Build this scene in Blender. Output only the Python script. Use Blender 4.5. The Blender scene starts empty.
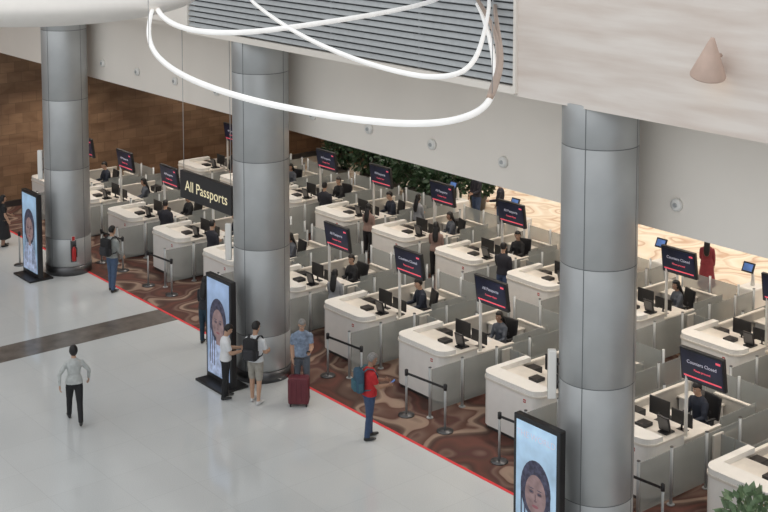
import bpy, bmesh, math, random
from mathutils import Vector, Matrix
from mathutils.bvhtree import BVHTree
random.seed(7)
scene = bpy.context.scene
COL = scene.collection
# World frame: X = depth into the counters hall, Y = along the pillar line, Z up. Metres.

# ------------------------------------------------------------------ materials
MATS = {}
def mat(name, col, rough=0.5, metal=0.0, var=0.06, scale=6.0, emis=0.0, alpha=1.0, coat=0.0, spec=0.5):
    if name in MATS: return MATS[name]
    m = bpy.data.materials.new(name); m.use_nodes = True
    nt = m.node_tree; b = nt.nodes['Principled BSDF']
    tc = nt.nodes.new('ShaderNodeTexCoord')
    n = nt.nodes.new('ShaderNodeTexNoise'); n.inputs['Scale'].default_value = scale
    n.inputs['Detail'].default_value = 3
    r = nt.nodes.new('ShaderNodeValToRGB')
    r.color_ramp.elements[0].position = 0.3; r.color_ramp.elements[1].position = 0.7
    r.color_ramp.elements[0].color = [max(0, c*(1-var)) for c in col]+[1]
    r.color_ramp.elements[1].color = [min(1, c*(1+var)) for c in col]+[1]
    nt.links.new(tc.outputs['Object'], n.inputs['Vector'])
    nt.links.new(n.outputs['Fac'], r.inputs['Fac'])
    nt.links.new(r.outputs['Color'], b.inputs['Base Color'])
    b.inputs['Roughness'].default_value = rough
    b.inputs['Metallic'].default_value = metal
    b.inputs['Coat Weight'].default_value = coat
    b.inputs['Specular IOR Level'].default_value = spec
    if emis > 0:
        nt.links.new(r.outputs['Color'], b.inputs['Emission Color'])
        b.inputs['Emission Strength'].default_value = emis
    b.inputs['Alpha'].default_value = alpha
    MATS[name] = m
    return m

def floor_mat():
    m = mat('polished_floor', (0.68, 0.70, 0.70), 0.09, var=0.05, scale=0.35, spec=.75)
    nt = m.node_tree; b = nt.nodes['Principled BSDF']
    tc = nt.nodes.new('ShaderNodeTexCoord')
    br = nt.nodes.new('ShaderNodeTexBrick')
    br.offset = 0.0; br.inputs['Scale'].default_value = 1.0
    br.inputs['Brick Width'].default_value = 1.2; br.inputs['Row Height'].default_value = 1.2
    br.inputs['Mortar Size'].default_value = 0.006
    br.inputs['Color1'].default_value = (1,1,1,1); br.inputs['Color2'].default_value = (.97,.97,.97,1)
    br.inputs['Mortar'].default_value = (.88,.88,.88,1)
    nt.links.new(tc.outputs['Object'], br.inputs['Vector'])
    n2 = nt.nodes.new('ShaderNodeTexNoise'); n2.inputs['Scale'].default_value = 60
    r2 = nt.nodes.new('ShaderNodeValToRGB')
    r2.color_ramp.elements[0].position=.35; r2.color_ramp.elements[0].color=(.9,.9,.9,1)
    r2.color_ramp.elements[1].position=.6
    nt.links.new(tc.outputs['Object'], n2.inputs['Vector']); nt.links.new(n2.outputs['Fac'], r2.inputs['Fac'])
    src = [l.from_socket for l in nt.links if l.to_socket == b.inputs['Base Color']][0]
    m1 = nt.nodes.new('ShaderNodeMixRGB'); m1.blend_type='MULTIPLY'; m1.inputs[0].default_value=1
    m2 = nt.nodes.new('ShaderNodeMixRGB'); m2.blend_type='MULTIPLY'; m2.inputs[0].default_value=1
    nt.links.new(src, m1.inputs[1]); nt.links.new(br.outputs['Color'], m1.inputs[2])
    nt.links.new(m1.outputs[0], m2.inputs[1]); nt.links.new(r2.outputs['Color'], m2.inputs[2])
    nt.links.new(m2.outputs[0], b.inputs['Base Color'])
    return m

def carpet_mat(name, cols, scale=0.5, rings=2.6, dist=1.0):
    m = bpy.data.materials.new(name); m.use_nodes=True
    nt=m.node_tree; b=nt.nodes['Principled BSDF']; b.inputs['Roughness'].default_value=.95
    b.inputs['Specular IOR Level'].default_value=.1
    tc=nt.nodes.new('ShaderNodeTexCoord')
    n0=nt.nodes.new('ShaderNodeTexNoise'); n0.inputs['Scale'].default_value=.45; n0.inputs['Detail'].default_value=0
    nt.links.new(tc.outputs['Object'], n0.inputs['Vector'])
    mixv=nt.nodes.new('ShaderNodeVectorMath'); mixv.operation='MULTIPLY_ADD'; mixv.inputs[1].default_value=(dist*4,dist*4,0)
    nt.links.new(n0.outputs['Color'], mixv.inputs[0]); nt.links.new(tc.outputs['Object'], mixv.inputs[2])
    vo=nt.nodes.new('ShaderNodeTexVoronoi'); vo.inputs['Scale'].default_value=scale; vo.inputs['Randomness'].default_value=1
    nt.links.new(mixv.outputs[0], vo.inputs['Vector'])
    mu=nt.nodes.new('ShaderNodeMath'); mu.operation='MULTIPLY'; mu.inputs[1].default_value=rings
    nt.links.new(vo.outputs['Distance'], mu.inputs[0])
    no=nt.nodes.new('ShaderNodeTexNoise'); no.inputs['Scale'].default_value=.8; no.inputs['Detail'].default_value=1
    nt.links.new(tc.outputs['Object'], no.inputs['Vector'])
    m3=nt.nodes.new('ShaderNodeMath'); m3.operation='MULTIPLY'; m3.inputs[1].default_value=2.5; nt.links.new(no.outputs['Fac'], m3.inputs[0])
    ad=nt.nodes.new('ShaderNodeMath'); ad.operation='ADD'
    nt.links.new(mu.outputs[0], ad.inputs[0]); nt.links.new(m3.outputs[0], ad.inputs[1])
    fr=nt.nodes.new('ShaderNodeMath'); fr.operation='FRACT'
    nt.links.new(ad.outputs[0], fr.inputs[0])
    r=nt.nodes.new('ShaderNodeValToRGB'); r.color_ramp.interpolation='LINEAR'
    k=len(cols)
    while len(r.color_ramp.elements)<k: r.color_ramp.elements.new(.5)
    for i,(p,c) in enumerate(cols):
        r.color_ramp.elements[i].position=p; r.color_ramp.elements[i].color=list(c)+[1]
    nt.links.new(fr.outputs[0], r.inputs['Fac'])
    nt.links.new(r.outputs['Color'], b.inputs['Base Color'])
    return m

def wood_mat(name,rot):
    m = bpy.data.materials.new(name); m.use_nodes=True
    nt=m.node_tree; b=nt.nodes['Principled BSDF']; b.inputs['Roughness'].default_value=.5
    tc=nt.nodes.new('ShaderNodeTexCoord')
    mp=nt.nodes.new('ShaderNodeMapping'); mp.inputs['Scale'].default_value=(.5,.5,1.6)
    nt.links.new(tc.outputs['Object'], mp.inputs['Vector'])
    no=nt.nodes.new('ShaderNodeTexNoise'); no.inputs['Scale'].default_value=1.5; no.inputs['Detail'].default_value=6; no.inputs['Distortion'].default_value=1.0
    nt.links.new(mp.outputs[0], no.inputs['Vector'])
    r=nt.nodes.new('ShaderNodeValToRGB')
    r.color_ramp.elements[0].position=.3; r.color_ramp.elements[0].color=(.19,.105,.06,1)
    r.color_ramp.elements[1].position=.72; r.color_ramp.elements[1].color=(.32,.20,.12,1)
    nt.links.new(no.outputs['Fac'], r.inputs['Fac'])
    mp2=nt.nodes.new('ShaderNodeMapping'); mp2.inputs['Rotation'].default_value=rot
    nt.links.new(tc.outputs['Object'], mp2.inputs['Vector'])
    br=nt.nodes.new('ShaderNodeTexBrick'); br.inputs['Scale'].default_value=1; br.inputs['Brick Width'].default_value=.5; br.inputs['Row Height'].default_value=.35
    br.inputs['Mortar Size'].default_value=.006; br.inputs['Color1'].default_value=(1,1,1,1); br.inputs['Color2'].default_value=(.72,.70,.68,1); br.inputs['Mortar'].default_value=(.5,.5,.5,1)
    nt.links.new(mp2.outputs[0], br.inputs['Vector'])
    mx=nt.nodes.new('ShaderNodeMixRGB'); mx.blend_type='MULTIPLY'; mx.inputs[0].default_value=1
    nt.links.new(r.outputs[0], mx.inputs[1]); nt.links.new(br.outputs['Color'], mx.inputs[2])
    nt.links.new(mx.outputs[0], b.inputs['Base Color'])
    return m

def stone_mat():
    m = bpy.data.materials.new('glossy_travertine'); m.use_nodes=True
    nt=m.node_tree; b=nt.nodes['Principled BSDF']; b.inputs['Roughness'].default_value=.22
    tc=nt.nodes.new('ShaderNodeTexCoord')
    mp=nt.nodes.new('ShaderNodeMapping'); mp.inputs['Scale'].default_value=(.3,.35,3.0)
    nt.links.new(tc.outputs['Object'], mp.inputs['Vector'])
    no=nt.nodes.new('ShaderNodeTexNoise'); no.inputs['Scale'].default_value=1.6; no.inputs['Detail'].default_value=6
    nt.links.new(mp.outputs[0], no.inputs['Vector'])
    r=nt.nodes.new('ShaderNodeValToRGB')
    r.color_ramp.elements[0].position=.3; r.color_ramp.elements[0].color=(.72,.62,.55,1)
    r.color_ramp.elements[1].position=.65; r.color_ramp.elements[1].color=(.86,.79,.73,1)
    nt.links.new(no.outputs['Fac'], r.inputs['Fac']); nt.links.new(r.outputs[0], b.inputs['Base Color'])
    return m

M_FLOOR=floor_mat()
M_CARPET=carpet_mat('swirl_carpet', [(0,(.10,.058,.048)),(.2,(.15,.068,.055)),(.36,(.09,.055,.047)),(.48,(.15,.10,.08)),(.56,(.33,.24,.185)),(.66,(.30,.21,.165)),(.70,(.12,.062,.05)),(.85,(.19,.125,.10)),(.95,(.11,.055,.05))], .38, 3.0, .5)
M_CARPET2=carpet_mat('beige_carpet', [(0,(.70,.60,.47)),(.3,(.76,.69,.59)),(.5,(.62,.50,.38)),(.6,(.74,.65,.53)),(.85,(.52,.36,.26)),(.92,(.70,.60,.48))], .5, 2.6, .5)
M_WOOD=wood_mat('wood_marquetry',(math.radians(90),0,0)); M_WOOD2=wood_mat('wood_marquetry_side',(math.radians(90),0,math.radians(90))); M_STONE=stone_mat()
M_WHITE=mat('counter_white',(.88,.86,.82),.25,var=.02)
M_BEIGE=mat('partition_beige',(.54,.51,.46),.5,var=.05)
M_DESK=mat('desk_top',(.74,.69,.62),.35,var=.05)
M_CARPETB=mat('booth_floor',(.14,.10,.085),.9,var=.3,scale=5)
M_BULK=mat('bulkhead_cream',(.88,.825,.755),.5,var=.03,scale=.5)
M_STEEL=mat('brushed_steel',(.47,.485,.49),.42,metal=.45,var=.05,scale=2)
M_SEAM=mat('seam_dark',(.17,.18,.185),.5,metal=.3)
M_DSTEEL=mat('dark_steel',(.13,.13,.135),.35,metal=.8)
M_CABLE=mat('cable_steel',(.5,.5,.5),.4,metal=.3)
M_BLACK=mat('black_plastic',(.018,.018,.02),.4,var=.1)
M_NAVY=mat('screen_navy',(.010,.014,.035),.3,emis=.4,var=.5,scale=2)
M_SBLUE=mat('screen_blue',(.07,.14,.34),.3,emis=.6,var=.3,scale=4)
M_PINK=mat('screen_text',(.80,.10,.14),.4,emis=.6)
M_WTXT=mat('screen_text_white',(.58,.58,.66),.4,emis=.35)
M_GLASS=mat('frosted_glass',(.42,.445,.43),.12,alpha=.5,var=.02)
M_RED=mat('signal_red',(.75,.02,.03),.45)
M_YEL=mat('sign_text_yellow',(.90,.80,.52),.5,emis=.35)
M_LEAF=mat('leaf_green',(.03,.07,.03),.5,var=.5,scale=9)
M_LEAF2=mat('leaf_pale',(.16,.24,.13),.5,var=.4,scale=9)
M_POT=mat('pot_dark',(.10,.09,.08),.5)
M_BAND=mat('floor_band_brown',(.17,.15,.135),.16,var=.25,scale=2.5)

# ------------------------------------------------------------------ mesh builder
class MB:
    def __init__(s, mats): s.bm=bmesh.new(); s.mats=mats
    def mi(s,m):
        if m not in s.mats: s.mats.append(m)
        return s.mats.index(m)
    def _tag(s, faces, m, smooth=False):
        i=s.mi(m)
        for f in faces: f.material_index=i; f.smooth=smooth
    def box(s,x0,x1,y0,y1,z0,z1,m,bev=0,M=None,seg=2):
        r=bmesh.ops.create_cube(s.bm,size=1)
        vs=r['verts']
        for v in vs: v.co=Vector(((x0+x1)/2+v.co.x*(x1-x0),(y0+y1)/2+v.co.y*(y1-y0),(z0+z1)/2+v.co.z*(z1-z0)))
        fs=list({f for v in vs for f in v.link_faces})
        s._tag(fs,m)
        if bev>0:
            es=list({e for v in vs for e in v.link_edges})
            rr=bmesh.ops.bevel(s.bm,geom=es,offset=bev,segments=seg,affect='EDGES',profile=.5,clamp_overlap=True)
            vs=list({v for f in rr['faces'] for v in f.verts}|{v for v in vs if v.is_valid})
            fs=list({f for v in vs for f in v.link_faces}); s._tag(fs,m,False)
        if M: 
            for v in vs: v.co=M@v.co
        return vs
    def prism(s,poly,z0,z1,m,smooth=False):
        b=[s.bm.verts.new((p[0],p[1],z0)) for p in poly]; t=[s.bm.verts.new((p[0],p[1],z1)) for p in poly]
        n=len(poly); fs=[]
        for i in range(n):
            fs.append(s.bm.faces.new((b[i],b[(i+1)%n],t[(i+1)%n],t[i])))
        s._tag(fs,m,smooth)
        f2=[s.bm.faces.new(t), s.bm.faces.new(list(reversed(b)))]
        s._tag(f2,m)
        return b+t
    def tube(s,pts,rads,m,n=12,side=Vector((1,0,0)),labels=None,cap=.5,smooth=True,M=None):
        rings=[]; P=[Vector(p) for p in pts]; allv=[]
        for i,p in enumerate(P):
            if i==0: t=P[1]-P[0]
            elif i==len(P)-1: t=P[-1]-P[-2]
            else: t=(P[i+1]-P[i]).normalized()+(P[i]-P[i-1]).normalized()
            t.normalize()
            a=side-t*side.dot(t)
            if a.length<1e-3: a=Vector((0,1,0))-t*t.y
            a.normalize(); c=t.cross(a)
            r=rads[i]; ra,rb=(r if isinstance(r,tuple) else (r,r))
            rings.append([s.bm.verts.new(p+a*ra*math.cos(2*math.pi*k/n)+c*rb*math.sin(2*math.pi*k/n)) for k in range(n)])
            if i==0: t0,r0=t.copy(),min(ra,rb)
            t1,r1=t.copy(),min(ra,rb)
        for i in range(len(P)-1):
            mm = m if labels is None else labels[i]
            seg=[]
            for k in range(n):
                seg.append(s.bm.faces.new((rings[i][k],rings[i][(k+1)%n],rings[i+1][(k+1)%n],rings[i+1][k])))
            s._tag(seg,mm,smooth)
        c0=s.bm.verts.new(P[0]-t0*r0*cap); c1=s.bm.verts.new(P[-1]+t1*r1*cap)
        a=[s.bm.faces.new((c0,rings[0][(k+1)%n],rings[0][k])) for k in range(n)]
        b=[s.bm.faces.new((c1,rings[-1][k],rings[-1][(k+1)%n])) for k in range(n)]
        s._tag(a, m if labels is None else labels[0],smooth and cap>0); s._tag(b, m if labels is None else labels[-1],smooth and cap>0)
        allv=[v for r in rings for v in r]+[c0,c1]
        if M:
            for v in allv: v.co=M@v.co
        return allv
    def cyl(s,p0,p1,r,m,n=16,M=None): return s.tube([p0,p1],[r,r],m,n=n,cap=0,M=M)
    def ell(s,c,r,m,M=None,u=14,v=10):
        rr=bmesh.ops.create_uvsphere(s.bm,u_segments=u,v_segments=v,radius=1)
        vs=rr['verts']
        for w in vs: 
            w.co=Vector((w.co.x*r[0],w.co.y*r[1],w.co.z*r[2]))
            if M: w.co=M@w.co
            w.co+=Vector(c)
        s._tag({f for w in vs for f in w.link_faces},m,True)
        return vs
    def text(s,txt,size,m,M,align='CENTER'):
        cu=bpy.data.curves.new('t','FONT'); cu.body=txt; cu.size=size; cu.align_x=align; cu.align_y='CENTER'; cu.extrude=.002
        o=bpy.data.objects.new('t',cu); COL.objects.link(o)
        dg=bpy.context.evaluated_depsgraph_get(); me=bpy.data.meshes.new_from_object(o.evaluated_get(dg))
        me.transform(M); i=s.mi(m)
        while len(me.materials)<=i: me.materials.append(s.mats[len(me.materials)])
        for p in me.polygons: p.material_index=i
        s.bm.from_mesh(me)
        bpy.data.objects.remove(o); bpy.data.curves.remove(cu); bpy.data.meshes.remove(me)
    def mesh(s,name):
        me=bpy.data.meshes.new(name); bmesh.ops.recalc_face_normals(s.bm,faces=s.bm.faces)
        s.bm.to_mesh(me); s.bm.free()
        for m in s.mats: me.materials.append(m)
        return me
def obj(name,me,loc=(0,0,0),rz=0,parent=None):
    o=bpy.data.objects.new(name,me); COL.objects.link(o)
    o.location=loc; o.rotation_euler=(0,0,math.radians(rz))
    if parent: o.parent=parent
    return o
# text matrix: readable by somebody standing at -X looking to +X
def TM(x,y,z): return Matrix.Translation((x,y,z))@Matrix(((0,0,-1,0),(-1,0,0,0),(0,1,0,0),(0,0,0,1)))

def simple_box(name,x0,x1,y0,y1,z0,z1,m):
    b=MB([m]); b.box(x0,x1,y0,y1,z0,z1,m); return obj(name,b.mesh(name))

# ------------------------------------------------------------------ room shell
simple_box('floor',-12,16.2,-6,41.8,-.2,0,M_FLOOR)
simple_box('trim_red_carpet_edge',16.2,16.27,-6,41.8,-.2,.003,M_RED)
simple_box('floor_carpet',16.27,26.9,-6,41.8,-.2,0,M_CARPET)
simple_box('floor_carpet_beige',26.9,46,-6,41.8,-.2,0,M_CARPET2)
simple_box('floor_band',-12,16.2,28.4,29.4,0,.002,M_BAND)
simple_box('wall_end',-12,46,41.8,42.1,-.2,12,M_WOOD)
simple_box('wall_side_wood',30.4,30.7,35.3,41.74,0,5.6,M_WOOD2)
simple_box('wall_back',46,46.3,-6,41.8,-.2,5.6,M_BEIGE)
simple_box('baseboard_end',-12,30.4,41.74,41.8,0,.2,M_DSTEEL)
simple_box('wall_bulkhead',16.7,16.95,-4,41.8,5.45,11.5,M_BULK)
simple_box('ceiling_hall',16.95,46,-6,41.8,5.6,5.8,M_WHITE)
simple_box('ceiling_soffit',15.55,16.7,-4,41.8,7.6,7.75,M_BULK)
simple_box('wall_upper_stone',15.3,15.55,-4,15.46,7.55,11.5,M_STONE)
simple_box('wall_upper_plain',15.3,15.55,26.2,41.8,7.75,11.5,M_BULK)
# louvre
b=MB([M_STEEL]); ML=mat('louvre_slat',(.46,.48,.49),.5,metal=.1); MLB=mat('louvre_back',(.15,.16,.17),.7)
b.box(15.5,15.55,15.5,26.2,7.7,11.5,MLB)
z=7.74
while z<11.4:
    M=Matrix.Translation((15.36,20.85,z+.04))@Matrix.Rotation(math.radians(28),4,'Y')
    b.box(-.012,.012,-5.35,5.35,-.048,.048,ML,M=M); z+=.125
for y in (18.1,20.8,23.5): b.box(15.40,15.5,y-.03,y+.03,7.7,11.5,ML)
b.box(15.25,15.5,15.46,15.52,7.6,11.5,M_BULK); b.box(15.27,15.5,15.5,26.2,7.58,7.70,M_BULK)
obj('wall_louvre_grille',b.mesh('wall_louvre_grille'))
# bulkhead nozzles
b=MB([M_BULK])
MN=mat('nozzle_white',(.80,.79,.76),.4)
for k in range(-2,11):
    u=13.15+2.0*k+.05
    b.tube([(16.7,u,5.94),(16.64,u,5.94),(16.63,u,5.94)],[.11,.10,.06],MN,n=20,cap=0)
    b.tube([(16.66,u,5.94),(16.61,u,5.94)],[.045,.035],M_STEEL,n=12,cap=0)
obj('trim_air_nozzles',b.mesh('trim_air_nozzles'))

# ------------------------------------------------------------------ pillars
def pillar():
    b=MB([M_STEEL])
    n=64
    R=.625
    b.tube([(0,0,0),(0,0,.25)],[.64,.64],M_DSTEEL,n=n,cap=0)
    tops=[.25,1.05,3.0,4.95,6.9,7.6]
    for a,c in zip(tops[:-1],tops[1:]):
        b.tube([(0,0,a),(0,0,a+.012),(0,0,c-.012),(0,0,c)],[R-.012,R,R,R-.012],M_STEEL,n=n,cap=0)
        for k in range(4):
            ang=math.radians(20+90*k); d=Vector((math.cos(ang),math.sin(ang),0)); t=Vector((-d.y,d.x,0))
            mm=Matrix(((t.x,d.x,0,d.x*R),(t.y,d.y,0,d.y*R),(0,0,1,0),(0,0,0,1)))
            b.box(-.007,.007,-.01,.003,a,c,M_SEAM,M=mm)
    for a in tops[1:-1]:
        b.tube([(0,0,a-.012),(0,0,a+.012)],[R-.004,R-.004],M_SEAM,n=n,cap=0)
    return b.mesh('pillar')
PM=pillar()
PU=[34.0,24.1,14.15,4.25]
for u in PU: obj('steel_pillar',PM,(15.9,u,0))
# column speakers
b=MB([M_WHITE]); b.box(-.06,.06,-.07,.07,2.62,3.45,M_WHITE,bev=.02); b.box(-.03,.03,-.066,-.074,2.7,3.37,M_BEIGE)
b.cyl((0,.05,2.9),(0,.16,2.9),.02,M_DSTEEL); b.cyl((0,.05,3.2),(0,.16,3.2),.02,M_DSTEEL)
SPK=b.mesh('column_speaker')
for u in PU[:3]:
    d=Vector((-.7788,.6273)); o=obj('column_speaker',SPK,(15.9+d.x*.74,u+d.y*.74,0),rz=0)
    o.rotation_euler=(0,0,math.atan2(-d.y,-d.x)-math.pi/2)
# fire extinguisher on the far pillar
b=MB([M_RED]); MRD=mat('extinguisher_red',(.45,.02,.02),.4)
b.tube([(0,0,.45),(0,0,.48),(0,0,.76),(0,0,.82),(0,0,.85)],[.05,.06,.06,.035,.02],MRD,n=16)
b.tube([(0,0,.85),(0,0,.89)],[.018,.025],M_BLACK,n=8); b.box(-.01,.06,-.01,.01,.88,.90,M_BLACK)
b.tube([(.03,0,.86),(.085,0,.80),(.075,0,.55)],[.010,.010,.014],M_BLACK,n=6)
b.box(-.08,.08,.06,.075,.4,1.02,M_DSTEEL)
b.box(-.05,.05,.05,.062,1.0,1.14,M_WHITE); b.box(-.04,.04,.045,.052,1.01,1.13,MRD)
obj('fire_extinguisher',b.mesh('fire_extinguisher'),(15.9-.16,34.0-.685,0),rz=-14)

# ------------------------------------------------------------------ totems
def totem(kind):
    b=MB([M_BLACK])
    b.box(-.35,.35,-.55,.55,0,.05,M_BLACK,bev=.01)
    b.box(-.07,.07,-.52,.52,.05,2.42,M_BLACK,bev=.015)
    sky=mat('ad_sky_%s'%kind,{'a':(.38,.54,.70),'b':(.30,.45,.62),'c':(.28,.38,.56)}[kind],.25,emis=.4,var=.3,scale=1.6)
    b.box(-.078,-.07,-.45,.45,.18,2.34,sky)
    sk=mat('ad_skin',(.25,.17,.17),.5,emis=.3,var=.35,scale=5); hr=mat('ad_hair',(.06,.06,.10),.5,emis=.15,var=.6,scale=12); cl=mat('ad_cloth',(.34,.40,.55),.5,emis=.4,var=.4)
    def disc(cy,cz,ry,rz,m,x,n=28,f=lambda a:1):
        vs=[b.bm.verts.new((x,cy+ry*f(2*math.pi*k/n)*math.cos(2*math.pi*k/n),cz+rz*f(2*math.pi*k/n)*math.sin(2*math.pi*k/n))) for k in range(n)]
        b._tag([b.bm.faces.new(vs)],m)
    zo=.22
    if kind=='a':
        b.text('THE WORLD',.15,M_WTXT,TM(-.082,0,2.14)); zo=.05
    disc(0,1.22+zo,.34,.50,hr,-.080)
    vs=[b.bm.verts.new((-.0802,y,z)) for y,z in ((-.44,.2),(-.42,.55),(-.22,.74+zo),(.22,.74+zo),(.42,.55),(.44,.2))]; b._tag([b.bm.faces.new(vs)],cl)
    for k in range(9):
        y=-.32+.08*k
        if abs(y)>.14: b.box(-.0812,-.0804,y-.014,y+.014,.35+abs(y)*.3,1.25+zo,hr)
    disc(0,1.12+zo,.235,.36,sk,-.0822,f=lambda a:1-.12*max(0,-math.sin(a))**2); b.box(-.0820,-.0815,-.08,.08,.68+zo,.9+zo,sk)
    shd=mat('ad_shade',(.17,.11,.12),.5,emis=.2,var=.3)
    for y in (-.09,.09): disc(y,1.18+zo,.06,.035,shd,-.0826,n=14); disc(y,1.18+zo,.04,.015,hr,-.083,n=12)
    disc(0,.95+zo,.075,.026,mat('ad_lip',(.28,.10,.12),.5,emis=.2),-.083,n=12); disc(0,1.04+zo,.035,.02,shd,-.083,n=12)
    b.box(-.0829,-.0826,-.012,.012,1.05+zo,1.16+zo,shd)
    for s_ in(-1,1): disc(s_*.09,1.24+zo,.06,.008,hr,-.083,n=10)
    return b.mesh('advert_totem')
for kind,u in (('b',34.05),('c',24.15),('a',14.42)):
    obj('advertising_totem',totem(kind),(14.85,u,0))

# ------------------------------------------------------------------ hanging sign
b=MB([M_BLACK]); MSG=mat('sign_grey',(.035,.035,.038),.4)
b.box(-.06,.06,-1.2,1.2,3.08,3.78,MSG,bev=.01); b.text('All Passports',.38,M_YEL,TM(-.064,-.05,3.42))
for y in(-1.1,1.1): b.cyl((0,y,3.78),(0,y,7.6),.010,M_CABLE,n=6)
obj('hanging_sign',b.mesh('hanging_sign'),(16.5,27.42,0))

# ------------------------------------------------------------------ wall sconce
b=MB([M_STONE]); MSC=mat('sconce_shade',(.62,.46,.38),.5); MSI=mat('sconce_glow',(1,.8,.6),.5,emis=1.0)
b.tube([(0,0,.0),(0,0,.02),(0,0,.58)],[.25,.25,.03],MSC,n=32,cap=0); b.tube([(0,0,-.012),(0,0,-.004)],[.2,.2],MSI,n=24,cap=0)
b.cyl((0,0,.25),(.25,0,.25),.03,MSC)
o=obj('wall_sconce',b.mesh('wall_sconce'),(15.03,11.40,8.42)); o.rotation_euler=(math.radians(14),math.radians(-10),0)

# ------------------------------------------------------------------ counters
def rr(x0,x1,y0,y1,r,n=8):
    p=[]
    def arc(cx,cy,a0):
        for k in range(n+1):
            a=math.radians(a0+90*k/n); p.append((cx+r*math.cos(a),cy+r*math.sin(a)))
    arc(x0+r,y0+r,180); p.append((x1,y0)); p.append((x1,y1)); arc(x0+r,y1-r,90)
    return p
def counter(variant=0):
    rnd=random.Random(variant)
    b=MB([M_WHITE])
    b.prism(rr(.04,1.0,.28,1.81,.2),0,.08,M_DSTEEL)
    b.prism(rr(0,1.0,.24,1.85,.26),.08,1.03,M_WHITE)
    b.prism(rr(-.02,1.02,.22,1.87,.28),1.03,1.07,M_DESK)
    b.prism(rr(0,.40,.24,1.85,.26),1.07,1.17,M_WHITE)
    b.box(.40,1.3,1.70,1.85,1.07,1.17,M_WHITE)
    b.box(1.0,3.2,.27,1.82,0,.12,M_CARPETB)   # raised floor of the booth
    b.box(1.0,3.2,1.79,1.85,0,1.0,M_BEIGE,bev=.01); b.box(1.3,3.2,1.78,1.86,1.0,1.03,M_DESK)
    b.box(1.0,2.1,.24,.30,0,.90,M_BEIGE,bev=.01); b.box(2.1,3.2,.24,.30,0,.72,M_BEIGE,bev=.01)
    b.box(1.0,2.1,.235,.305,.90,.925,M_DESK)
    b.box(2.1,3.2,.262,.278,.72,1.05,M_GLASS)
    b.box(3.14,3.2,.30,1.2,0,.95,M_BEIGE); b.box(3.13,3.21,.28,1.2,.95,.98,M_DESK)
    b.box(1.0,2.0,.30,1.79,.83,.87,M_DESK); b.box(1.0,1.05,.30,1.79,0,.83,M_BEIGE)
    b.box(1.2,1.9,.32,.72,.12,.83,M_WHITE,bev=.01)
    b.box(2.75,3.12,.95,1.75,.12,.80,M_WHITE,bev=.01); b.box(2.72,3.13,.92,1.78,.80,.83,M_DESK)
    for yc,hh in ((1.15,.34),(.62,.26)):
        b.box(1.40,1.43,yc-.24,yc+.24,.98,.98+hh,M_BLACK,bev=.006); b.box(1.43,1.434,yc-.22,yc+.22,1.0,.96+hh,M_SBLUE)
        b.cyl((1.41,yc,.87),(1.41,yc,1.05),.02,M_BLACK); b.box(1.33,1.5,yc-.1,yc+.1,.87,.885,M_BLACK)
    b.box(1.62,1.76,.95,1.35,.87,.89,M_BLACK)
    b.box(1.12,1.42,1.48,1.74,.87,1.0,M_BLACK,bev=.01)
    b.box(2.80,3.05,1.1,1.4,.83,1.0,M_BEIGE if variant else M_BLACK,bev=.02)
    for k in range(3): 
        x=1.6+rnd.random()*.25; y=.4+rnd.random()*1.2; b.box(x,x+.2,y,y+.14,.871+.002*k,.874+.002*k,M_WHITE)
    M=Matrix.Translation((.74,.46,1.07))@Matrix.Rotation(math.radians(-14),4,'Y')
    b.box(-.02,.02,-.13,.13,.04,.33,M_BLACK,bev=.006,M=M); b.box(-.024,-.02,-.11,.11,.07,.31,M_DSTEEL,M=M)
    b.box(.64,.88,.36,.56,1.07,1.10,M_BLACK)
    b.box(.55,.80,.80,1.03,1.07,1.14,M_BLACK,bev=.01)
    b.box(-.003,.0,.55,.62,.89,.96,MRD); b.box(-.005,-.003,.56,.61,.915,.935,M_WHITE)
    return b.mesh('immigration_counter')
CM=[counter(0),counter(1)]
def barrier():
    b=MB([M_DSTEEL])
    def run(y,xs,h):
        for x in xs:
            b.cyl((x,y,0),(x,y,h+.05),.03,M_STEEL,n=12); b.tube([(x,y,0),(x,y,.015)],[.07,.07],M_STEEL,n=16,cap=0); b.cyl((x,y,h+.05),(x,y,h+.06),.034,M_DSTEEL,n=12)
        for x0,x1 in zip(xs[:-1],xs[1:]):
            b.box(x0+.05,x1-.05,y-.008,y+.008,.12,h,M_GLASS)
    run(0.0,(-.55,.35,1.35,2.35,3.35,4.1),1.02)
    run(-.76,(.5,1.55,2.6,3.65),.98)
    b.box(1.45,1.75,-.09,-.04,0,1.0,M_BEIGE,bev=.015); b.box(1.65,1.67,-.38,-.09,.25,.98,M_GLASS); b.box(1.65,1.67,-.70,-.41,.25,.98,M_GLASS)
    for y in (.2,1.05,1.9): b.cyl((3.75,y,0),(3.75,y,1.2),.03,M_STEEL,n=12)
    b.box(3.742,3.758,.25,1.0,.12,1.15,M_GLASS); b.box(3.742,3.758,1.1,1.85,.12,1.15,M_GLASS)
    return b.mesh('glass_barrier')
BM_=barrier()
def display(txt,lines):
    b=MB([M_DSTEEL])
    b.cyl((.02,.38,.872),(.02,.38,2.1),.035,M_WHITE,n=12) if False else b.cyl((.02,.38,.875),(.02,.38,2.1),.035,M_WHITE,n=12)
    b.box(-.06,.1,.31,.45,.875,.90,M_WHITE); b.cyl((.04,.38,2.1),(.04,.0,2.25),.03,M_WHITE,n=8)
    M=Matrix.Translation((0,0,2.3))@Matrix.Rotation(math.radians(-8),4,'Y')
    b.box(-.04,.04,-.49,.49,-.32,.32,M_BLACK,bev=.012,M=M)
    b.box(-.046,-.04,-.45,.45,-.28,.28,M_NAVY,M=M)
    T=M@TM(-.048,0,.07); b.text(lines[0],.095,M_WTXT,T)
    T=M@TM(-.048,0,-.07); b.text(lines[1],.06,M_PINK,T)
    b.box(-.048,-.0465,-.42,-.32,.19,.23,M_PINK,M=M); b.box(-.048,-.0465,-.42,.42,-.23,-.20,M_PINK,M=M)
    return b.mesh('information_display')
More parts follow.
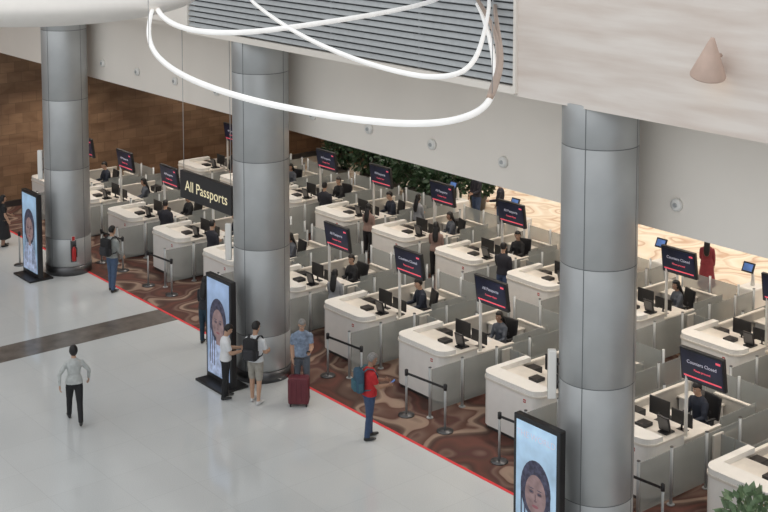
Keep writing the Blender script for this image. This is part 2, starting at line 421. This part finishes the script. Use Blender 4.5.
DC=display('Closed',('Counters Closed','Please proceed'))
DO=display('Open',('All Passports','Counter Open'))
R1=[8.83,11.59,14.36,17.12,19.9,22.65,25.4,28.15,30.9,33.65,36.4,39.1]
R2=[13.3,16.05,18.8,21.55,24.3,27.05,29.8,32.5,35.2,37.95]
for i,u in enumerate(R1):
    obj('immigration_counter',CM[i%2],(17.8,u,0)); obj('glass_lane_barrier',BM_,(17.8,u,0))
    obj('information_display',DC if i in(2,3,5) else DO,(19.0,u,0))
for i,u in enumerate(R2):
    obj('immigration_counter',CM[(i+1)%2],(22.7,u,0)); obj('glass_lane_barrier',BM_,(22.7,u,0))
    obj('information_display',DC if i in(2,3) else DO,(23.9,u,0))
# scanner kiosks behind second row
b=MB([M_WHITE]); b.box(-.3,.3,-.25,.25,0,.95,M_WHITE,bev=.04)
b.tube([(0,0,.95),(.02,0,1.15),(-.02,0,1.32),(-.14,0,1.42)],[.05,.045,.04,.035],M_WHITE,n=12)
M=Matrix.Translation((-.18,0,1.45))@Matrix.Rotation(math.radians(25),4,'Y')
b.box(-.02,.02,-.17,.17,-.13,.13,M_BLACK,bev=.01,M=M); b.box(-.024,-.02,-.13,.13,-.09,.09,M_SBLUE,M=M)
KM=b.mesh('passport_scanner_kiosk')
for u in (13.7,16.45,19.2,21.95,24.7,27.45,30.2): obj('passport_scanner_kiosk',KM,(27.3,u,0))

# stanchions
def stanch(tape):
    b=MB([M_DSTEEL])
    b.tube([(0,0,0),(0,0,.02),(0,0,.035)],[.17,.17,.04],M_DSTEEL,n=24,cap=0)
    b.cyl((0,0,.03),(0,0,.93),.024,M_STEEL); b.tube([(0,0,.86),(0,0,.98)],[.038,.038],M_BLACK,n=14)
    if tape:
        v=Vector(tape); L=v.length; d=v/L; ang=math.atan2(d.y,d.x)
        M=Matrix.Rotation(ang,4,'Z'); b.box(.03,L-.03,-.004,.004,.88,.93,M_BLACK,M=M)
    return b.mesh('queue_stanchion')
SA=stanch((.10,-1.10,0)); SB=stanch(None)
for u in (14.36,17.12,19.9,22.65,30.9,33.65):
    obj('queue_stanchion',SA,(16.95,u+.40,0)); obj('queue_stanchion',SB,(17.05,u-.70,0))
obj('queue_stanchion',SB,(15.0,35.3,0))

# ------------------------------------------------------------------ plants
def shrub(name,h,w,m,n=420,seed=1):
    rnd=random.Random(seed); b=MB([M_POT])
    b.tube([(0,0,0),(0,0,.45),(0,0,.5)],[.22,.3,.3],M_POT,n=20,cap=0); b.tube([(0,0,.45),(0,0,h*.6)],[.03,.02],M_POT,n=6)
    for k in range(9):
        a=rnd.random()*6.28; b.tube([(0,0,h*.4),(math.cos(a)*w*.3,math.sin(a)*w*.3,h*.6),(math.cos(a)*w*.4,math.sin(a)*w*.4,h*.85)],[.015,.01,.006],M_POT,n=4)
    for k in range(n):
        d=Vector((rnd.gauss(0,1),rnd.gauss(0,1),rnd.gauss(0,1))).normalized()*(rnd.random()**.4)
        c=Vector((d.x*w*.5,d.y*w*.5,h*.65+d.z*h*.36))
        q=Vector((rnd.gauss(0,1),rnd.gauss(0,1),rnd.gauss(0,1))).normalized(); t=(d+q*.6).normalized(); s_=t.cross(q).normalized()
        L=.16+.1*rnd.random(); W=L*.28
        vs=[b.bm.verts.new(c+x) for x in (Vector(),t*L*.5+s_*W,t*L,t*L*.5-s_*W)]
        b._tag([b.bm.faces.new(vs)],m)
    return b.mesh(name)
S1=shrub('potted_shrub',1.9,1.25,M_LEAF,seed=1,n=560); S2=shrub('potted_shrub',1.6,1.1,M_LEAF,seed=2,n=500); S3=shrub('potted_plant',1.65,.75,M_LEAF2,n=300,seed=3)
for k,(x,y) in enumerate([(28.5,36.3),(28.6,35.0),(28.4,33.8),(28.2,32.6),(28.0,31.5),(29.4,36.4),(29.7,34.3),(29.6,32.9),(28.3,37.6),(29.5,31.6)]):
    obj('potted_shrub',(S1,S2)[k%2],(x,y,0),rz=k*40)
obj('potted_plant',S3,(16.7,11.75,0))

# ------------------------------------------------------------------ chairs
b=MB([M_BLACK])
b.box(-.24,.24,-.24,.24,.42,.50,M_BLACK,bev=.03)
M=Matrix.Translation((0,-.30,.78))@Matrix.Rotation(math.radians(8),4,'X'); b.box(-.22,.22,-.03,.03,-.22,.24,M_BLACK,bev=.025,M=M)
b.box(-.03,.03,-.33,-.25,.44,.7,M_DSTEEL); b.cyl((0,0,.12),(0,0,.42),.03,M_DSTEEL)
for k in range(5):
    a=2*math.pi*k/5; d=Vector((math.cos(a),math.sin(a),0))
    b.tube([(0,0,.12),d*.28+Vector((0,0,.08))],[.03,.02],M_DSTEEL,n=8); b.ell(d*.28+Vector((0,0,.035)),(.035,.035,.035),M_BLACK,u=10,v=6)
for sx in(-1,1):
    b.tube([(sx*.22,0,.46),(sx*.28,0,.5),(sx*.28,0,.66)],[.015]*3,M_DSTEEL,n=6); b.box(sx*.28-.03,sx*.28+.03,-.12,.14,.66,.69,M_BLACK,bev=.008)
CHAIR=b.mesh('office_chair')

# ------------------------------------------------------------------ people
SK=mat('skin',(.52,.32,.22),.55,var=.04); SK2=mat('skin_tan',(.36,.21,.14),.55,var=.04)
HB=mat('hair_black',(.012,.010,.010),.45,var=.3,scale=40); HG=mat('hair_grey',(.25,.24,.23),.5,var=.3,scale=40)
SHB=mat('shoe_black',(.02,.02,.02),.4); SHW=mat('shoe_white',(.6,.6,.6),.5)
EW=mat('eye_white',(.62,.60,.57),.3); EB=mat('eye_dark',(.02,.012,.01),.3); LP=mat('lip',(.35,.12,.10),.5)
def cloth(n,c,v=.12): return mat('cloth_'+n,c,.85,var=v,scale=14)
def person_mesh(name,h=1.75,lean=0,legs=((4,4),(-3,4)),arms=((3,9,15,4),(3,9,15,4)),pitch=0,yaw=0,top=None,bot=None,skin=SK,hair=HB,shoes=SHB,
                sleeve='long',bottoms='long',style='short',fem=False,seat=None,dress=False,build=1.0):
    mats=[skin,top,bot,hair,shoes,EW,EB,LP]
    b=MB(list(mats)); hz=.92 if seat is None else .56
    X=Vector((1,0,0)); UP=Vector((0,math.sin(math.radians(lean)),math.cos(math.radians(lean)))); FW=Vector((0,UP.z,-UP.y))
    H=Vector((0,0,hz)); T=lambda x,y,z: H+X*x+FW*y+UP*z
    sw=.92 if fem else 1.06; hw=1.06 if fem else 1.03
    prof=[(-.09,.135*hw,.105,bot),(-.02,.168*hw,.125,bot),(.0,.170*hw,.128,bot),(.005,.182*hw,.142,top),(.12,.164*hw,.130,top),(.21,.150*sw,.118,top),(.33,.166*sw,.125,top),(.42,.180*sw,.125,top),(.485,.168*sw,.108,top),(.53,.115*sw,.08,top),(.555,.07,.062,top)]
    b.tube([T(0,-.012 if z>.3 else 0,z) for z,_,_,_ in prof],[(a*build,c*build) for _,a,c,_ in prof],top,n=20,side=X,labels=[p[3] for p in prof][:-1])
    if fem:
        for sx in(-1,1): b.ell(T(sx*.065,.075,.36),(.06,.055,.06),top)
    b.tube([T(0,-.01,.52),T(0,.005,.66)],[.054,.05],skin,n=14)
    hr=Matrix.Rotation(math.radians(yaw),3,'Z')@Matrix.Rotation(math.radians(-pitch-lean*.6),3,'X')
    HC=T(0,.018,.63)+hr@Vector((0,.0,.085))
    def hp(x,y,z): return HC+hr@Vector((x,y,z))
    R4=hr.to_4x4()
    b.ell(hp(0,-.012,.022),(.076,.095,.094),skin,M=R4); b.ell(hp(0,.022,-.04),(.058,.066,.078),skin,M=R4)
    b.ell(hp(0,.092,-.018),(.013,.02,.024),skin,M=R4); b.ell(hp(0,.062,-.1),(.028,.024,.02),skin,M=R4)
    for sx in(-1,1): b.ell(hp(sx*.077,-.008,-.01),(.011,.02,.032),skin,M=R4)
    hands=[]; extra=[]
    for sx,(f,a,e,iw) in zip((-1,1),arms):
        f_,a_=math.radians(f),math.radians(a)
        S=T(sx*.168*sw,-.01,.468)
        ud=(X*sx*math.sin(a_)+FW*math.sin(f_)*math.cos(a_)-UP*math.cos(f_)*math.cos(a_)).normalized()
        g=math.radians(f+e); i_=math.radians(iw)
        fd=(FW*math.sin(g)*math.cos(i_)-UP*math.cos(g)*math.cos(i_)-X*sx*math.sin(i_)).normalized()
        E=S+ud*.285; Wp=E+fd*.245
        sl=top if sleeve!='none' else skin; fl=top if sleeve=='long' else skin
        k=1.06 if not fem else .92
        b.tube([S-ud*.01,S+ud*.06,S+ud*.14,S+ud*.20,S+ud*.205,E,E+fd*.06,E+fd*.15,Wp-fd*.012,Wp-fd*.01,Wp],[.052*k,.064*k,.060*k,.060*k,.046*k if fl is skin else .056*k,.046*k,.046*k,.040*k,.034*k,.028*k,.027*k],sl,n=14,
               labels=[sl,sl,sl,sl,fl,fl,fl,fl,fl,skin])
        th=-(fd.cross(X)).normalized(); n=-X*sx; n=(n-fd*n.dot(fd)).normalized(); th=(th-n*th.dot(n)).normalized()
        b.tube([Wp-fd*.01,Wp+fd*.03,Wp+fd*.075,Wp+fd*.09],[(.028,.02),(.038,.020),(.042,.019),(.038,.016)],skin,n=12,side=th)
        pe=Wp+fd*.085
        for j,L in enumerate((.070,.080,.074,.058)):
            bs=pe+th*(.031-.0205*j)-fd*.012
            p1=bs+fd*L*.45+n*.006; p2=p1+(fd*.8+n*.6).normalized()*L*.35; p3=p2+(fd*.4+n*.9).normalized()*L*.28
            extra.append(([bs,p1,p2,p3],[.0095,.009,.0082,.007]))
        t0=Wp+fd*.025+th*.028; t1=t0+(th*.8+fd*.6+n*.3).normalized()*.035; t2=t1+(fd*.85+th*.15+n*.5).normalized()*.03
        extra.append(([t0,t1,t2],[.012,.0105,.0085]))
        hands.append(pe+n*.03)
    for sx,(t,kn) in zip((-1,1),legs):
        if seat is not None: t,kn=88,88
        t_=math.radians(t); k_=math.radians(t-kn)
        Hh=H+Vector((sx*.088,0,0)); td=Vector((sx*.03,math.sin(t_),-math.cos(t_))); sd=Vector((sx*.01,math.sin(k_),-math.cos(k_)))
        K=Hh+td*.43; A=K+sd*.41
        sh=bot; sn=bot if bottoms=='long' else skin
        L_=bottoms=='long'
        rl=[(.086,.1),(.092*hw,.102),(.084,.09),(.074,.078),(.070,.072) if L_ else (.058,.060),.066 if L_ else .054,(.064,.068) if L_ else (.052,.058),(.058,.060) if L_ else .043,(.054,.056) if L_ else .038,.036]
        b.tube([Hh+Vector((0,0,.02)),Hh+td*.1,Hh+td*.25,K-td*.05,K-td*.03,K+sd*.04,K+sd*.13,K+sd*.28,A-sd*.0,A+sd*.01],rl,sh,n=16,side=X,
               labels=[sh,sh,sh,sh,sn,sn,sn,sn,shoes if not L_ else sn])
        ft=Vector((sx*.12,1,0)).normalized()
        A2=A+Vector((0,0,-.045))
        b.tube([A2-ft*.055,A2-ft*.02,A2+ft*.06,A2+ft*.14,A2+ft*.185],[(.032,.034),(.038,.045),(.042,.036),(.046,.026),(.036,.02)],shoes,n=14,side=X)
        b.tube([A,A2+ft*.02],[.036,.036],shoes,n=10)
    if dress:
        b.tube([H+Vector((0,0,.12)),H+Vector((0,0,-.05)),H+Vector((0,0,-.35)),H+Vector((0,0,-.62))],[(.16,.125),(.19,.15),(.23,.2),(.27,.24)],top,n=20,side=X)
    bmesh.ops.recalc_face_normals(b.bm,faces=b.bm.faces)
    src=b.bm; src.faces.ensure_lookup_table(); tree=BVHTree.FromBMesh(src); lab=[f.material_index for f in src.faces]
    tm=bpy.data.meshes.new('tmp'); src.to_mesh(tm); to=bpy.data.objects.new('tmp',tm); COL.objects.link(to)
    md=to.modifiers.new('r','REMESH'); md.mode='VOXEL'; md.voxel_size=.0135
    sm=to.modifiers.new('s','SMOOTH'); sm.factor=.5; sm.iterations=3
    dg=bpy.context.evaluated_depsgraph_get(); me=bpy.data.meshes.new_from_object(to.evaluated_get(dg))
    bpy.data.objects.remove(to)
    nb=MB(list(b.mats)); nb.bm.from_mesh(me); 
    for f in nb.bm.faces:
        r=tree.find_nearest(f.calc_center_median()); f.material_index=lab[r[2]]; f.smooth=True
    src.free()
    for p,r in extra: nb.tube(p,r,skin,n=7,side=Vector((.3,.9,.2)),cap=.8)
    hs={'short':-.045,'bob':-.11,'long':-.10}[style]
    vs=nb.ell((0,0,0),(1,1,1),hair,u=24,v=18)
    for v in vs:
        c=v.co.copy(); fr=max(0,min(1,(c.y-.05)/.35))*max(0,min(1,(.42-c.z)/.25))
        sc=1-.32*fr
        q=Vector((c.x*.086*sc,(c.y*.108)*sc-.014,c.z*.112*sc+.026))
        if c.z<0:
            if style=='short': q.z=max(q.z,hs); q.x*=.97
            else: q.z=q.z*1.35; q.x*=1.14
        elif style=='bob': q.x*=1.08
        v.co=hp(*q)
    if style=='long':
        nb.tube([hp(0,-.06,.0),hp(0,-.085,-.08),T(0,-.125,.46),T(0,-.14,.34),T(0,-.13,.28)],[(.07,.05),(.085,.045),(.09,.035),(.075,.028),(.04,.015)],hair,n=14,side=X)
    for sx in(-1,1):
        nb.ell(hp(sx*.03,.077,.002),(.012,.009,.006),EW,M=R4,u=8,v=6); nb.ell(hp(sx*.03,.084,.002),(.006,.004,.006),EB,M=R4,u=8,v=6)
        nb.tube([hp(sx*.014,.084,.022),hp(sx*.03,.085,.027),hp(sx*.046,.076,.021)],[.004]*3,hair,n=5)
    nb.tube([hp(-.022,.078,-.062),hp(0,.088,-.060),hp(.022,.078,-.062)],[.004,.007,.004],LP,n=6)
    s=h/1.75
    zmin=min(v.co.z for v in nb.bm.verts)
    for v in nb.bm.verts: v.co=(v.co-Vector((0,0,zmin)))*s
    hands=[(q-Vector((0,0,zmin)))*s for q in hands]
    me2=bpy.data.meshes.new(name)
    nb.bm.to_mesh(me2); nb.bm.free()
    for m in nb.mats: me2.materials.append(m)
    return me2,hands,s
def backpack_mesh(c,c2):
    b=MB([c]); b.box(-.16,.16,-.30,-.13,1.00,1.47,c,bev=.06,seg=4); b.box(-.12,.12,-.35,-.27,1.04,1.26,c2,bev=.03,seg=3)
    for sx in(-1,1): 
        b.tube([(sx*.10,-.15,1.42),(sx*.11,-.06,1.49),(sx*.12,.06,1.46),(sx*.125,.145,1.33),(sx*.13,.12,1.16),(sx*.16,-.03,1.07),(sx*.14,-.15,1.06)],[(.026,.010)]*7,c2,n=8,side=Vector((1,0,0)))
        b.box(sx*.165-.015,sx*.165+.015,-.26,-.17,1.05,1.22,c2,bev=.01)
    b.tube([(-.03,-.19,1.46),(-.03,-.19,1.5),(.03,-.19,1.5),(.03,-.19,1.46)],[.008]*4,c2,n=6)
    for f in b.bm.faces: f.smooth=True
    return b.mesh('backpack')
b=MB([M_BLACK]); b.box(-.037,.037,-.005,.005,-.075,.075,M_BLACK,bev=.004); b.box(-.033,.033,-.007,-.005,-.068,.068,M_SBLUE); PHONE=b.mesh('phone')
def add_person(name,data,loc,rz,phone=None,bag=None,z=0):
    me,hands,s=data
    o=obj(name,me,(loc[0],loc[1],z),rz)
    if phone is not None:
        p=obj('phone',PHONE,hands[phone]+Vector((0,.03,.03)),0,o); p.rotation_euler=(math.radians(-50),0,0)
    if bag:
        p=obj('backpack',bag,(0,0,0),0,o); p.scale=(s,s,s)
    return o
BP=backpack_mesh(cloth('black2',(.02,.02,.022)),cloth('black3',(.035,.035,.04)))
W_=person_mesh('walking_woman',1.64,2,((22,8),(-18,14)),((-20,34,14,0),(14,36,14,0)),0,0,cloth('pale_grey',(.50,.52,.51)),cloth('black',(.018,.018,.02)),style='bob',fem=True)
add_person('walking_woman',W_,(11.43,24.32),-22)
A_=person_mesh('man_grey_shirt',1.78,0,((3,3),(-5,3)),((12,8,30,8),(12,8,30,8)),5,0,cloth('grey_green',(.33,.35,.34)),cloth('jeans',(.07,.11,.19)))
add_person('man_with_black_backpack',A_,(15.98,31.49),-75,bag=BP)
B_=person_mesh('woman_dark_clothes',1.64,0,((2,3),(-2,3)),((8,8,60,15),(8,8,30,5)),8,0,cloth('charcoal',(.03,.03,.035)),cloth('navy_dark',(.02,.045,.07)),style='long',fem=True)
add_person('woman_in_dark_clothes',B_,(15.86,26.5),-60)
C_=person_mesh('man_white_shirt',1.62,2,((3,3),(-3,3)),((22,5,72,18),(22,5,72,18)),28,0,cloth('white',(.74,.75,.77),.05),cloth('black',(.02,.02,.02)),sleeve='short')
add_person('man_in_white_shirt',C_,(14.5,23.42),-115,phone=1)
D_=person_mesh('traveler_shorts',1.76,0,((4,3),(-4,3)),((16,6,60,12),(16,6,60,12)),15,-15,cloth('white2',(.70,.72,.74),.05),cloth('khaki',(.34,.32,.28)),sleeve='short',bottoms='short',shoes=SHW)
add_person('traveler_in_shorts',D_,(14.86,22.80),-62,bag=BP)
E_=person_mesh('elderly_man',1.72,3,((4,3),(-3,3)),((20,6,70,14),(5,8,20,2)),24,0,cloth('blue_check',(.22,.28,.38),.35),cloth('slate',(.12,.14,.17)),hair=HG,sleeve='short',build=1.08)
add_person('grey_haired_man',E_,(15.85,22.5),150,phone=0)
F_=person_mesh('man_red_jacket',1.74,3,((5,4),(-4,3)),((24,5,68,14),(24,5,68,14)),16,0,cloth('red',(.50,.025,.03)),cloth('jeans2',(.045,.075,.15)),sleeve='short',skin=SK2,hair=HG,build=1.1)
add_person('man_in_red_jacket',F_,(15.65,19.9),-112,phone=1,bag=backpack_mesh(cloth('blue_pack',(.04,.09,.14)),cloth('teal_pack',(.05,.13,.17))))
G_=person_mesh('woman_black_dress',1.56,0,((3,3),(-3,3)),((15,6,50,10),(5,8,20,2)),5,0,cloth('black',(.02,.02,.02)),cloth('tights',(.30,.18,.13)),sleeve='short',fem=True,style='long',dress=True)
add_person('woman_in_black_dress',G_,(15.4,37.4),-95)
# seated officers
O1=person_mesh('seated_officer',1.76,6,arms=((25,8,65,10),(25,8,65,10)),pitch=12,top=cloth('uniform_navy',(.02,.025,.04)),bot=cloth('black',(.02,.02,.02)),style='short',seat=1)
O2=person_mesh('seated_officer',1.70,4,arms=((30,8,60,10),(20,8,60,10)),pitch=5,yaw=20,top=cloth('uniform_black',(.02,.02,.022)),bot=cloth('black',(.02,.02,.02)),style='bob',fem=True,seat=1)
O3=person_mesh('seated_officer',1.66,5,arms=((30,8,60,10),(20,8,60,10)),pitch=5,yaw=-15,top=cloth('grey_uni',(.10,.11,.13)),bot=cloth('black',(.02,.02,.02)),style='long',fem=True,seat=1,skin=SK2)
k=0
def officer(x,y,rz):
    global k
    add_person('seated_officer',(O1,O2,O3)[k%3],(x,y),rz,z=.12); k+=1
    obj('office_chair',CHAIR,(x,y,.12),rz)
for u in (14.36,17.12,19.9,22.65,25.4,28.15,30.9,33.65,36.4,39.1): officer(20.2,u+.95,90+random.uniform(-25,25))
for u in (16.05,18.8,21.55,24.3,27.05,29.8,32.5,35.2,37.95): officer(25.1,u+.95,90+random.uniform(-25,25))
T1=person_mesh('standing_traveler',1.66,0,((3,3),(-3,3)),((20,6,60,12),(5,8,20,2)),5,0,cloth('tan_top',(.30,.20,.17)),cloth('black',(.02,.02,.02)),fem=True,style='long')
T2=person_mesh('standing_traveler',1.72,0,((3,3),(-3,3)),((20,6,60,12),(5,8,20,2)),5,0,cloth('dark_top',(.03,.03,.04)),cloth('jeans2',(.05,.08,.15)))
T3=person_mesh('standing_traveler',1.62,0,((3,3),(-3,3)),((10,6,40,12),(5,8,20,2)),5,0,cloth('maroon',(.22,.03,.04)),cloth('maroon2',(.10,.02,.03)),fem=True,style='long',dress=True)
T4=person_mesh('standing_traveler',1.64,0,((3,3),(-3,3)),((20,6,60,12),(5,8,20,2)),5,0,cloth('grey_top',(.30,.31,.33)),cloth('black',(.02,.02,.02)),fem=True,style='long')
for d,x,y,r in ((T4,18.6,25.0,-60),(T1,23.3,26.65,-50),(T1,23.1,29.4,-70),(T3,28.1,21.2,-60),(T2,28.0,29.0,40),(T2,28.2,30.3,90),(T2,23.5,32.1,-60),
                (T2,18.6,33.25,-60),(T4,23.4,34.8,-60),(T2,23.2,23.9,-70),(T2,18.5,30.5,-80),(T4,25.0,29.42,-80),(T1,23.6,37.5,-80),(T2,18.4,38.7,-80)):
    add_person('standing_traveler',d,(x,y),r)
# suitcase
b=MB([M_BLACK]); MSU=mat('suitcase_burgundy',(.13,.02,.03),.45)
b.box(-.22,.22,-.13,.13,.06,.64,MSU,bev=.04,seg=3)
for y in (-.07,0,.07): 
    b.box(-.226,-.2,y-.012,y+.012,.12,.58,MSU,bev=.004); b.box(.2,.226,y-.012,y+.012,.12,.58,MSU,bev=.004)
for x in(-.15,-.05,.05,.15): b.box(x-.015,x+.015,-.138,.138,.12,.58,MSU,bev=.004)
for x in(-.17,.17):
    for y in(-.09,.09): b.tube([(x-.012,y,.03),(x+.012,y,.03)],[.03,.03],M_BLACK,n=12,cap=0); b.box(x-.02,x+.02,y-.015,y+.015,.03,.08,M_BLACK)
for x in(-.1,.1): b.cyl((x,.1,.62),(x,.1,.98),.009,M_DSTEEL,n=8)
b.tube([(-.11,.1,.98),(.11,.1,.98)],[.014,.014],M_BLACK,n=8)
obj('rolling_suitcase',b.mesh('rolling_suitcase'),(15.5,22.12,0),rz=-40)

# ------------------------------------------------------------------ ceiling sculpture rings and cloud
def fr2w(F,R): return (.6273*F+.7788*R,.7788*F-.6273*R)   # rotate 38.85 deg into the hall frame
RW=mat('ring_white',(.88,.87,.85),.3,emis=.32); RB=mat('ring_copper',(.46,.34,.27),.35,metal=.3)  # faint emission put into the white tubes so they look brighter
def ring(name,pts,r,m,parent=None):
    cu=bpy.data.curves.new(name,'CURVE'); cu.dimensions='3D'; cu.bevel_depth=r; cu.bevel_resolution=4; cu.resolution_u=10
    sp=cu.splines.new('NURBS'); sp.points.add(len(pts)-1); sp.use_cyclic_u=True; sp.order_u=3
    for p,(F,R,z) in zip(sp.points,pts):
        x,y=fr2w(F,R); p.co=(x,y,z,1)
    cu.materials.append(m); o=bpy.data.objects.new(name,cu); COL.objects.link(o)
    if parent: o.parent=parent
    return o
e=bpy.data.objects.new('suspended_ring_sculpture',None); COL.objects.link(e)
ring('ring_large',[(21.3,-3.81,9),(17.2,-3.12,9),(14.9,-2.42,9),(13.3,-1.56,9),(12.25,-.606,9),(11.75,.17,9),(11.95,.72,9),(12.95,1.09,9),(15.4,1.32,9),(18.85,1.50,9),(23.3,1.65,9),(27.5,1.4,9),(30,-.6,9),(30,-3.2,9),(26,-4.4,9)],.033,RW,e)
ring('ring_upper',[(23.3,-4.1,9),(20.5,-3.5,9),(18.8,-2.85,9),(18.4,-2.04,9),(19.5,-1.1,9),(21.3,.1,9),(23.3,1.0,9),(27,2.2,9.2),(30,1.2,9.3),(30,-2,9.3),(27,-4,9.1)],.040,RW,e)
ring('ring_copper',[(12.9,1.04,9.03),(13.4,1.13,9.03),(15.4,1.40,9.03),(18.85,1.64,9.02),(23.3,1.95,9),(27,2.6,9.2),(31,2.6,9.4),(33,1.5,9.6),(28,1.4,9.5),(22,1.60,9.1),(18.2,1.56,9.05),(15.2,1.36,9.04),(13.4,1.11,9.04)],.034,RB,e)
ring('ring_inner',[(24.2,-2.6,9.02),(20.8,-1.86,9.02),(17.8,-1.10,9.03),(15.7,-.39,9.04),(14.5,.18,9.05),(14.1,.60,9.05),(14.7,1.0,9.06),(18,1.4,9.1),(23.3,1.9,9.1),(28,2,9.1),(31,0,9.1),(29,-2.4,9.1)],.030,RW,e)
b=MB([M_WHITE])
for (F,R) in((13.1,1.09),(17.2,-3.1),(27.5,1.4),(27,-4)):
    x,y=fr2w(F,R); b.cyl((x,y,9),(x,y,13.5),.005,M_CABLE,n=6)
obj('suspension_cables',b.mesh('suspension_cables'),parent=e)
b=MB([M_WHITE]); x,y=fr2w(23.4,-6.3); MC=mat('ceiling_cloud_white',(.84,.80,.75),.5,var=.02)
b.ell((x,y,9.10),(2.9,3.2,.48),MC,u=64,v=32)
b.cyl((x,y,9.5),(x,y,13.5),.02,M_DSTEEL)
obj('ceiling_cloud_panel',b.mesh('ceiling_cloud_panel'))

# ------------------------------------------------------------------ lights
def area(name,loc,sx,sy,e,col=(1,1,1),rot=(0,0,0)):
    l=bpy.data.lights.new(name,'AREA'); l.shape='RECTANGLE'; l.size=sx; l.size_y=sy; l.energy=e; l.color=col
    o=bpy.data.objects.new(name,l); COL.objects.link(o); o.location=loc; o.rotation_euler=rot
def spots(x,ys,e,col,cone=118):
    l=bpy.data.lights.new('ceiling_downlight','SPOT'); l.energy=e; l.color=col; l.spot_size=math.radians(cone); l.spot_blend=.6; l.shadow_soft_size=.25
    for y in ys:
        o=bpy.data.objects.new('ceiling_downlight',l); COL.objects.link(o); o.location=(x,y,5.5)
g1=[6.5+2.76*k for k in range(13)]
spots(19.6,g1,240,(1,.93,.84)); spots(24.4,g1,240,(1,.93,.84))
spots(30,[8+3.4*k for k in range(9)],400,(1,.94,.86)); spots(35,[8+3.4*k for k in range(9)],400,(1,.94,.86))
spots(18.5,(39.5,),260,(1,.86,.70))
area('overhead_fill',(-3,24,17),34,64,3100,(1,.985,.96))  # unseen area lamp added overhead for soft top light and floor sheen
w=bpy.data.worlds.new('World'); scene.world=w; w.use_nodes=True
bg=w.node_tree.nodes['Background']; bg.inputs[0].default_value=(.93,.965,1,1); bg.inputs[1].default_value=.66

# ------------------------------------------------------------------ camera
cd=bpy.data.cameras.new('camera'); cam=bpy.data.objects.new('camera',cd); COL.objects.link(cam)
cam.location=(0,0,11.3); cam.rotation_euler=(math.radians(90-5.34),0,math.radians(-38.85))
cd.sensor_width=36; cd.lens=1315/768*36; cd.shift_y=-263/768; cd.clip_end=300
scene.camera=cam
scene.view_settings.view_transform='Standard'
